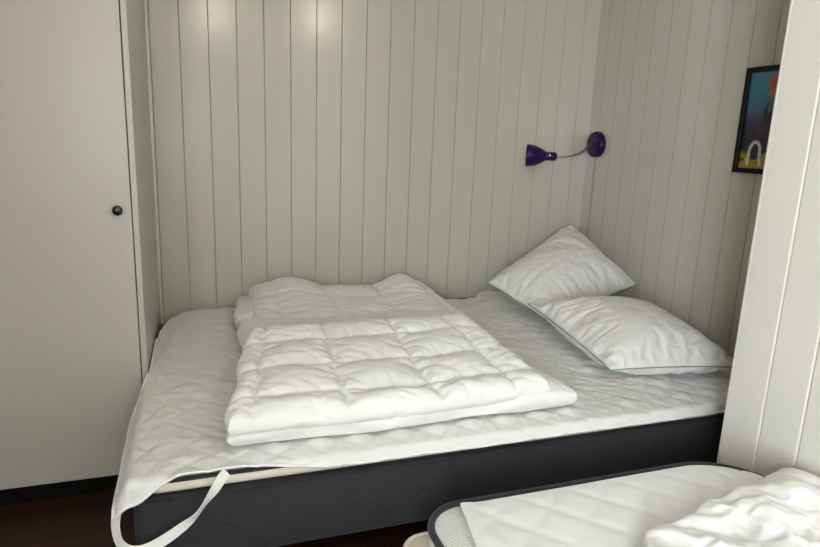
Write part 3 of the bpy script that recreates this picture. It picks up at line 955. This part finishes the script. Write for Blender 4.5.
# ------------------------------------------------------------------ wall lamp
lamp = empty('wall_lamp', (XR, 2.935, 1.283))
tag(lamp, 'purple wall reading lamp with bendy steel arm above the pillows', 'lamp')
dx = 0.0
pr = [(0.0005, 0.0), (0.0005, 0.070), (0.022, 0.070), (0.028, 0.068), (0.032, 0.062), (0.034, 0.05), (0.035, 0.02), (0.035, 0.0)]
lathe_obj('wall_plate', pr, (XR, 2.938, 1.283), (-1, 0, 0), M_purple, lamp, 48)
mouth = np.array([1.632, 2.872, 1.215]); ax = np.array([-0.90, 0.43, 0.01]); ax /= np.linalg.norm(ax)
LEN = 0.098
back = mouth - ax * LEN
sh = [(0.0, 0.0575), (0.012, 0.0565), (0.03, 0.054), (0.05, 0.049), (0.068, 0.0415), (0.082, 0.034), (0.094, 0.026), (0.100, 0.022)]
outer = [(-d_, r_) for d_, r_ in sh]
inner = [(-d_, r_ - 0.002) for d_, r_ in sh][::-1]
prof = inner + [(0.0005, 0.0565)] + outer
shade = lathe_obj('lamp_shade', prof, mouth, ax, M_purple, lamp, 48)
nk = [(-0.096, 0.0), (-0.096, 0.022), (-0.10, 0.0225), (-0.140, 0.0225), (-0.150, 0.0205), (-0.156, 0.013), (-0.157, 0.0)]
lathe_obj('socket', nk, mouth, ax, M_purple, lamp, 32)
# switch on the socket, facing the room
sw_c = mouth - ax * 0.112 + np.array([-0.2, -0.95, 0.25]) / 1.0 * 0.0215
lathe_obj('switch', [(0, 0), (0, 0.0045), (0.003, 0.0045), (0.0045, 0.003), (0.0048, 0)], sw_c, (-0.2, -0.95, 0.25), M_white_plastic, lamp, 16)
bulbp = [(-0.08, 0.0), (-0.08, 0.012), (-0.06, 0.016), (-0.035, 0.023), (-0.02, 0.02), (-0.012, 0.011), (-0.009, 0.0)]
lathe_obj('bulb', bulbp, mouth, ax, M_white_plastic, lamp, 24)
nend = mouth - ax * 0.156
arm = catmull([nend, nend - ax * 0.05 + np.array([0, 0.004, 0.002]), (1.885, 2.795, 1.228), (1.955, 2.84, 1.247), (2.02, 2.90, 1.274), (2.080, 2.945, 1.286)], 10)
# a gooseneck: fine rings along the flexible arm
rad = [0.0056 + 0.0006 * (i % 2) for i in range(len(arm))]
tube('arm', arm, rad, M_steel, lamp, 10)
cordp = catmull([(XR - 0.006, 2.945, 1.225), (XR - 0.005, 2.946, 1.15), (XR - 0.004, 2.949, 0.95), (XR - 0.004, 2.957, 0.75), (XR - 0.004, 2.96, 0.5), (XR - 0.004, 2.96, 0.2)], 8)
tube('cord', cordp, 0.0026, M_cord, lamp, 8)

# ------------------------------------------------------------------ framed picture
PY0, PY1, PZ0, PZ1 = 1.685, 1.986, 1.191, 1.602
pic = empty('framed_picture', (XR, 1.85, 1.2))
tag(pic, 'colourful picture in a narrow black frame on the right wall, half behind the partition', 'picture')
bm = bmesh.new()
fw, fd = 0.020, 0.022
add_box(bm, XR - fd, XR - 0.0005, PY0, PY1, PZ0, PZ0 + fw, 0.0015, 1)
add_box(bm, XR - fd, XR - 0.0005, PY0, PY1, PZ1 - fw, PZ1, 0.0015, 1)
add_box(bm, XR - fd, XR - 0.0005, PY0, PY0 + fw, PZ0 + fw, PZ1 - fw, 0.0015, 1)
add_box(bm, XR - fd, XR - 0.0005, PY1 - fw, PY1, PZ0 + fw, PZ1 - fw, 0.0015, 1)
link('frame', bm_mesh('frame', bm), M_frame, pic, False)
def mat_art():
    m, nt, p, N, L = new_mat('printed_picture')
    tc = N.new('ShaderNodeTexCoord'); sp_ = N.new('ShaderNodeSeparateXYZ')
    nz = N.new('ShaderNodeTexNoise'); nz.inputs['Scale'].default_value = 14; nz.inputs['Detail'].default_value = 3
    L.new(tc.outputs['Object'], nz.inputs['Vector'])
    L.new(tc.outputs['Object'], sp_.inputs['Vector'])
    def M2(op, a, b=None):
        n = N.new('ShaderNodeMath'); n.operation = op
        for i, v in enumerate((a, b)):
            if v is None: continue
            if isinstance(v, (int, float)): n.inputs[i].default_value = v
            else: L.new(v, n.inputs[i])
        return n.outputs[0]
    zrel = M2('ADD', M2('DIVIDE', M2('SUBTRACT', sp_.outputs['Z'], PZ0 + fw), PZ1 - PZ0 - 2 * fw), M2('MULTIPLY', M2('SUBTRACT', nz.outputs['Fac'], 0.5), 0.16))
    rp = N.new('ShaderNodeValToRGB'); cr_ = rp.color_ramp
    pts = [(0.0, (0.42, 0.27, 0.02)), (0.12, (0.40, 0.26, 0.02)), (0.17, (0.025, 0.018, 0.03)), (0.42, (0.03, 0.02, 0.045)), (0.52, (0.06, 0.05, 0.12)), (0.62, (0.05, 0.14, 0.27)), (0.85, (0.04, 0.22, 0.34)), (1.0, (0.06, 0.20, 0.33))]
    cr_.elements[0].position = pts[0][0]; cr_.elements[0].color = (*pts[0][1], 1)
    cr_.elements[1].position = pts[-1][0]; cr_.elements[1].color = (*pts[-1][1], 1)
    for q, c_ in pts[1:-1]:
        e = cr_.elements.new(q); e.color = (*c_, 1)
    L.new(zrel, rp.inputs['Fac'])
    # soft patches of colour
    col = rp.outputs['Color']
    def blob(cy, cz, ry, rz, c_, prev, hard=0.6):
        dy = M2('DIVIDE', M2('SUBTRACT', sp_.outputs['Y'], cy), ry); dz_ = M2('DIVIDE', M2('SUBTRACT', sp_.outputs['Z'], cz), rz)
        d2 = M2('ADD', M2('ADD', M2('MULTIPLY', dy, dy), M2('MULTIPLY', dz_, dz_)), M2('MULTIPLY', M2('SUBTRACT', nz.outputs['Fac'], 0.5), 1.2))
        mr = N.new('ShaderNodeMapRange'); mr.inputs['From Min'].default_value = 1.0; mr.inputs['From Max'].default_value = hard
        L.new(d2, mr.inputs['Value'])
        mx = N.new('ShaderNodeMix'); mx.data_type = 'RGBA'
        L.new(mr.outputs['Result'], mx.inputs['Factor']); L.new(prev, mx.inputs['A']); mx.inputs['B'].default_value = (*c_, 1)
        return mx.outputs['Result']
    col = blob(1.855, 1.54, 0.03, 0.035, (0.35, 0.10, 0.12), col)
    col = blob(1.85, 1.50, 0.02, 0.02, (0.40, 0.16, 0.05), col)
    col = blob(1.865, 1.42, 0.02, 0.05, (0.02, 0.025, 0.02), col)
    col = blob(1.862, 1.44, 0.007, 0.02, (0.12, 0.19, 0.08), col)
    col = blob(1.88, 1.36, 0.022, 0.025, (0.07, 0.025, 0.05), col)
    col = blob(1.955, 1.245, 0.012, 0.010, (0.05, 0.09, 0.01), col)
    col = blob(1.80, 1.30, 0.05, 0.05, (0.25, 0.08, 0.05), col)
    col = blob(1.78, 1.48, 0.05, 0.06, (0.20, 0.09, 0.25), col)
    L.new(col, p.inputs['Base Color'])
    p.inputs['Roughness'].default_value = 0.35
    return m
M_art = mat_art()
V = [(XR - 0.010, PY0 + fw, PZ0 + fw), (XR - 0.010, PY1 - fw, PZ0 + fw), (XR - 0.010, PY1 - fw, PZ1 - fw), (XR - 0.010, PY0 + fw, PZ1 - fw)]
bm = bmesh.new(); add_box(bm, XR - 0.010, XR - 0.006, PY0 + fw, PY1 - fw, PZ0 + fw, PZ1 - fw)
link('print', bm_mesh('print', bm), M_art, pic, False)
# pale arch shape in the print
aw = [(0.004, 0.0), (0.004, 0.03), (0.008, 0.052), (0.020, 0.068), (0.038, 0.069), (0.050, 0.056), (0.053, 0.038), (0.054, 0.02), (0.062, 0.0)]
pts = catmull([(XR - 0.0102, 1.930 - 1.05 * u_, 1.222 + 1.3 * v_) for u_, v_ in aw], 6)
M_arch = mat_plain('pale_print_ink', (0.62, 0.58, 0.55), 0.4)
arch = ribbon('print_arch', pts, [(-1, 0, 0)] * len(pts), 0.013, 0.0004, M_arch, pic)
V = [(XR - 0.0103, 1.930 - 1.05 * u_, 1.222 + 1.3 * v_) for u_, v_ in [(0.014, 0.018), (0.014, 0.045), (0.024, 0.058), (0.036, 0.058), (0.045, 0.045), (0.046, 0.018)]]
V2 = [(x + 0.0003, y, z) for x, y, z in V]
n_ = len(V)
F = [tuple(range(n_)), tuple(range(2 * n_ - 1, n_ - 1, -1))] + [(i, n_ + i, n_ + (i + 1) % n_, (i + 1) % n_) for i in range(n_)]
link('print_dark_patch', mesh('print_dark_patch', V + V2, F), mat_plain('dark_print_ink', (0.012, 0.01, 0.02), 0.4), pic, False)

# ------------------------------------------------------------------ ceiling spots (their glints show on the satin back wall)
for (x, y, aim, lab) in ((1.07, 0.30, (0.62, 3.0, 1.9), 'white ceiling spot turned to the alcove, the one nearer the partition'), (0.195, 0.04, (0.12, 3.0, 1.9), 'white ceiling spot turned to the alcove, the one nearer the wardrobe')):
    cl = empty('ceiling_lamp', (x, y, ZC))
    tag(cl, lab, 'lamp', 'ceiling spots')
    lathe_obj('ceiling_plate', [(0.0005, 0.0), (0.0005, 0.045), (0.012, 0.045), (0.015, 0.038), (0.015, 0.0)], (x, y, ZC), (0, 0, -1), M_white_plastic, cl, 40)
    tube('bracket', [(x, y, ZC - 0.012), (x, y, ZC - 0.045)], 0.007, M_white_plastic, cl)
    hc = np.array([x, y, ZC - 0.065]); ax_ = np.array(aim) - hc; ax_ /= np.linalg.norm(ax_)
    lathe_obj('housing', [(-0.05, 0.0), (-0.05, 0.026), (-0.03, 0.034), (0.045, 0.040), (0.045, 0.036), (0.030, 0.034), (0.030, 0.0)], hc, ax_, M_white_plastic, cl, 40)
    lathe_obj('diffuser', [(0.031, 0.0), (0.031, 0.033), (0.033, 0.033), (0.035, 0.025), (0.036, 0.0)], hc, ax_, M_bulb, cl, 40)
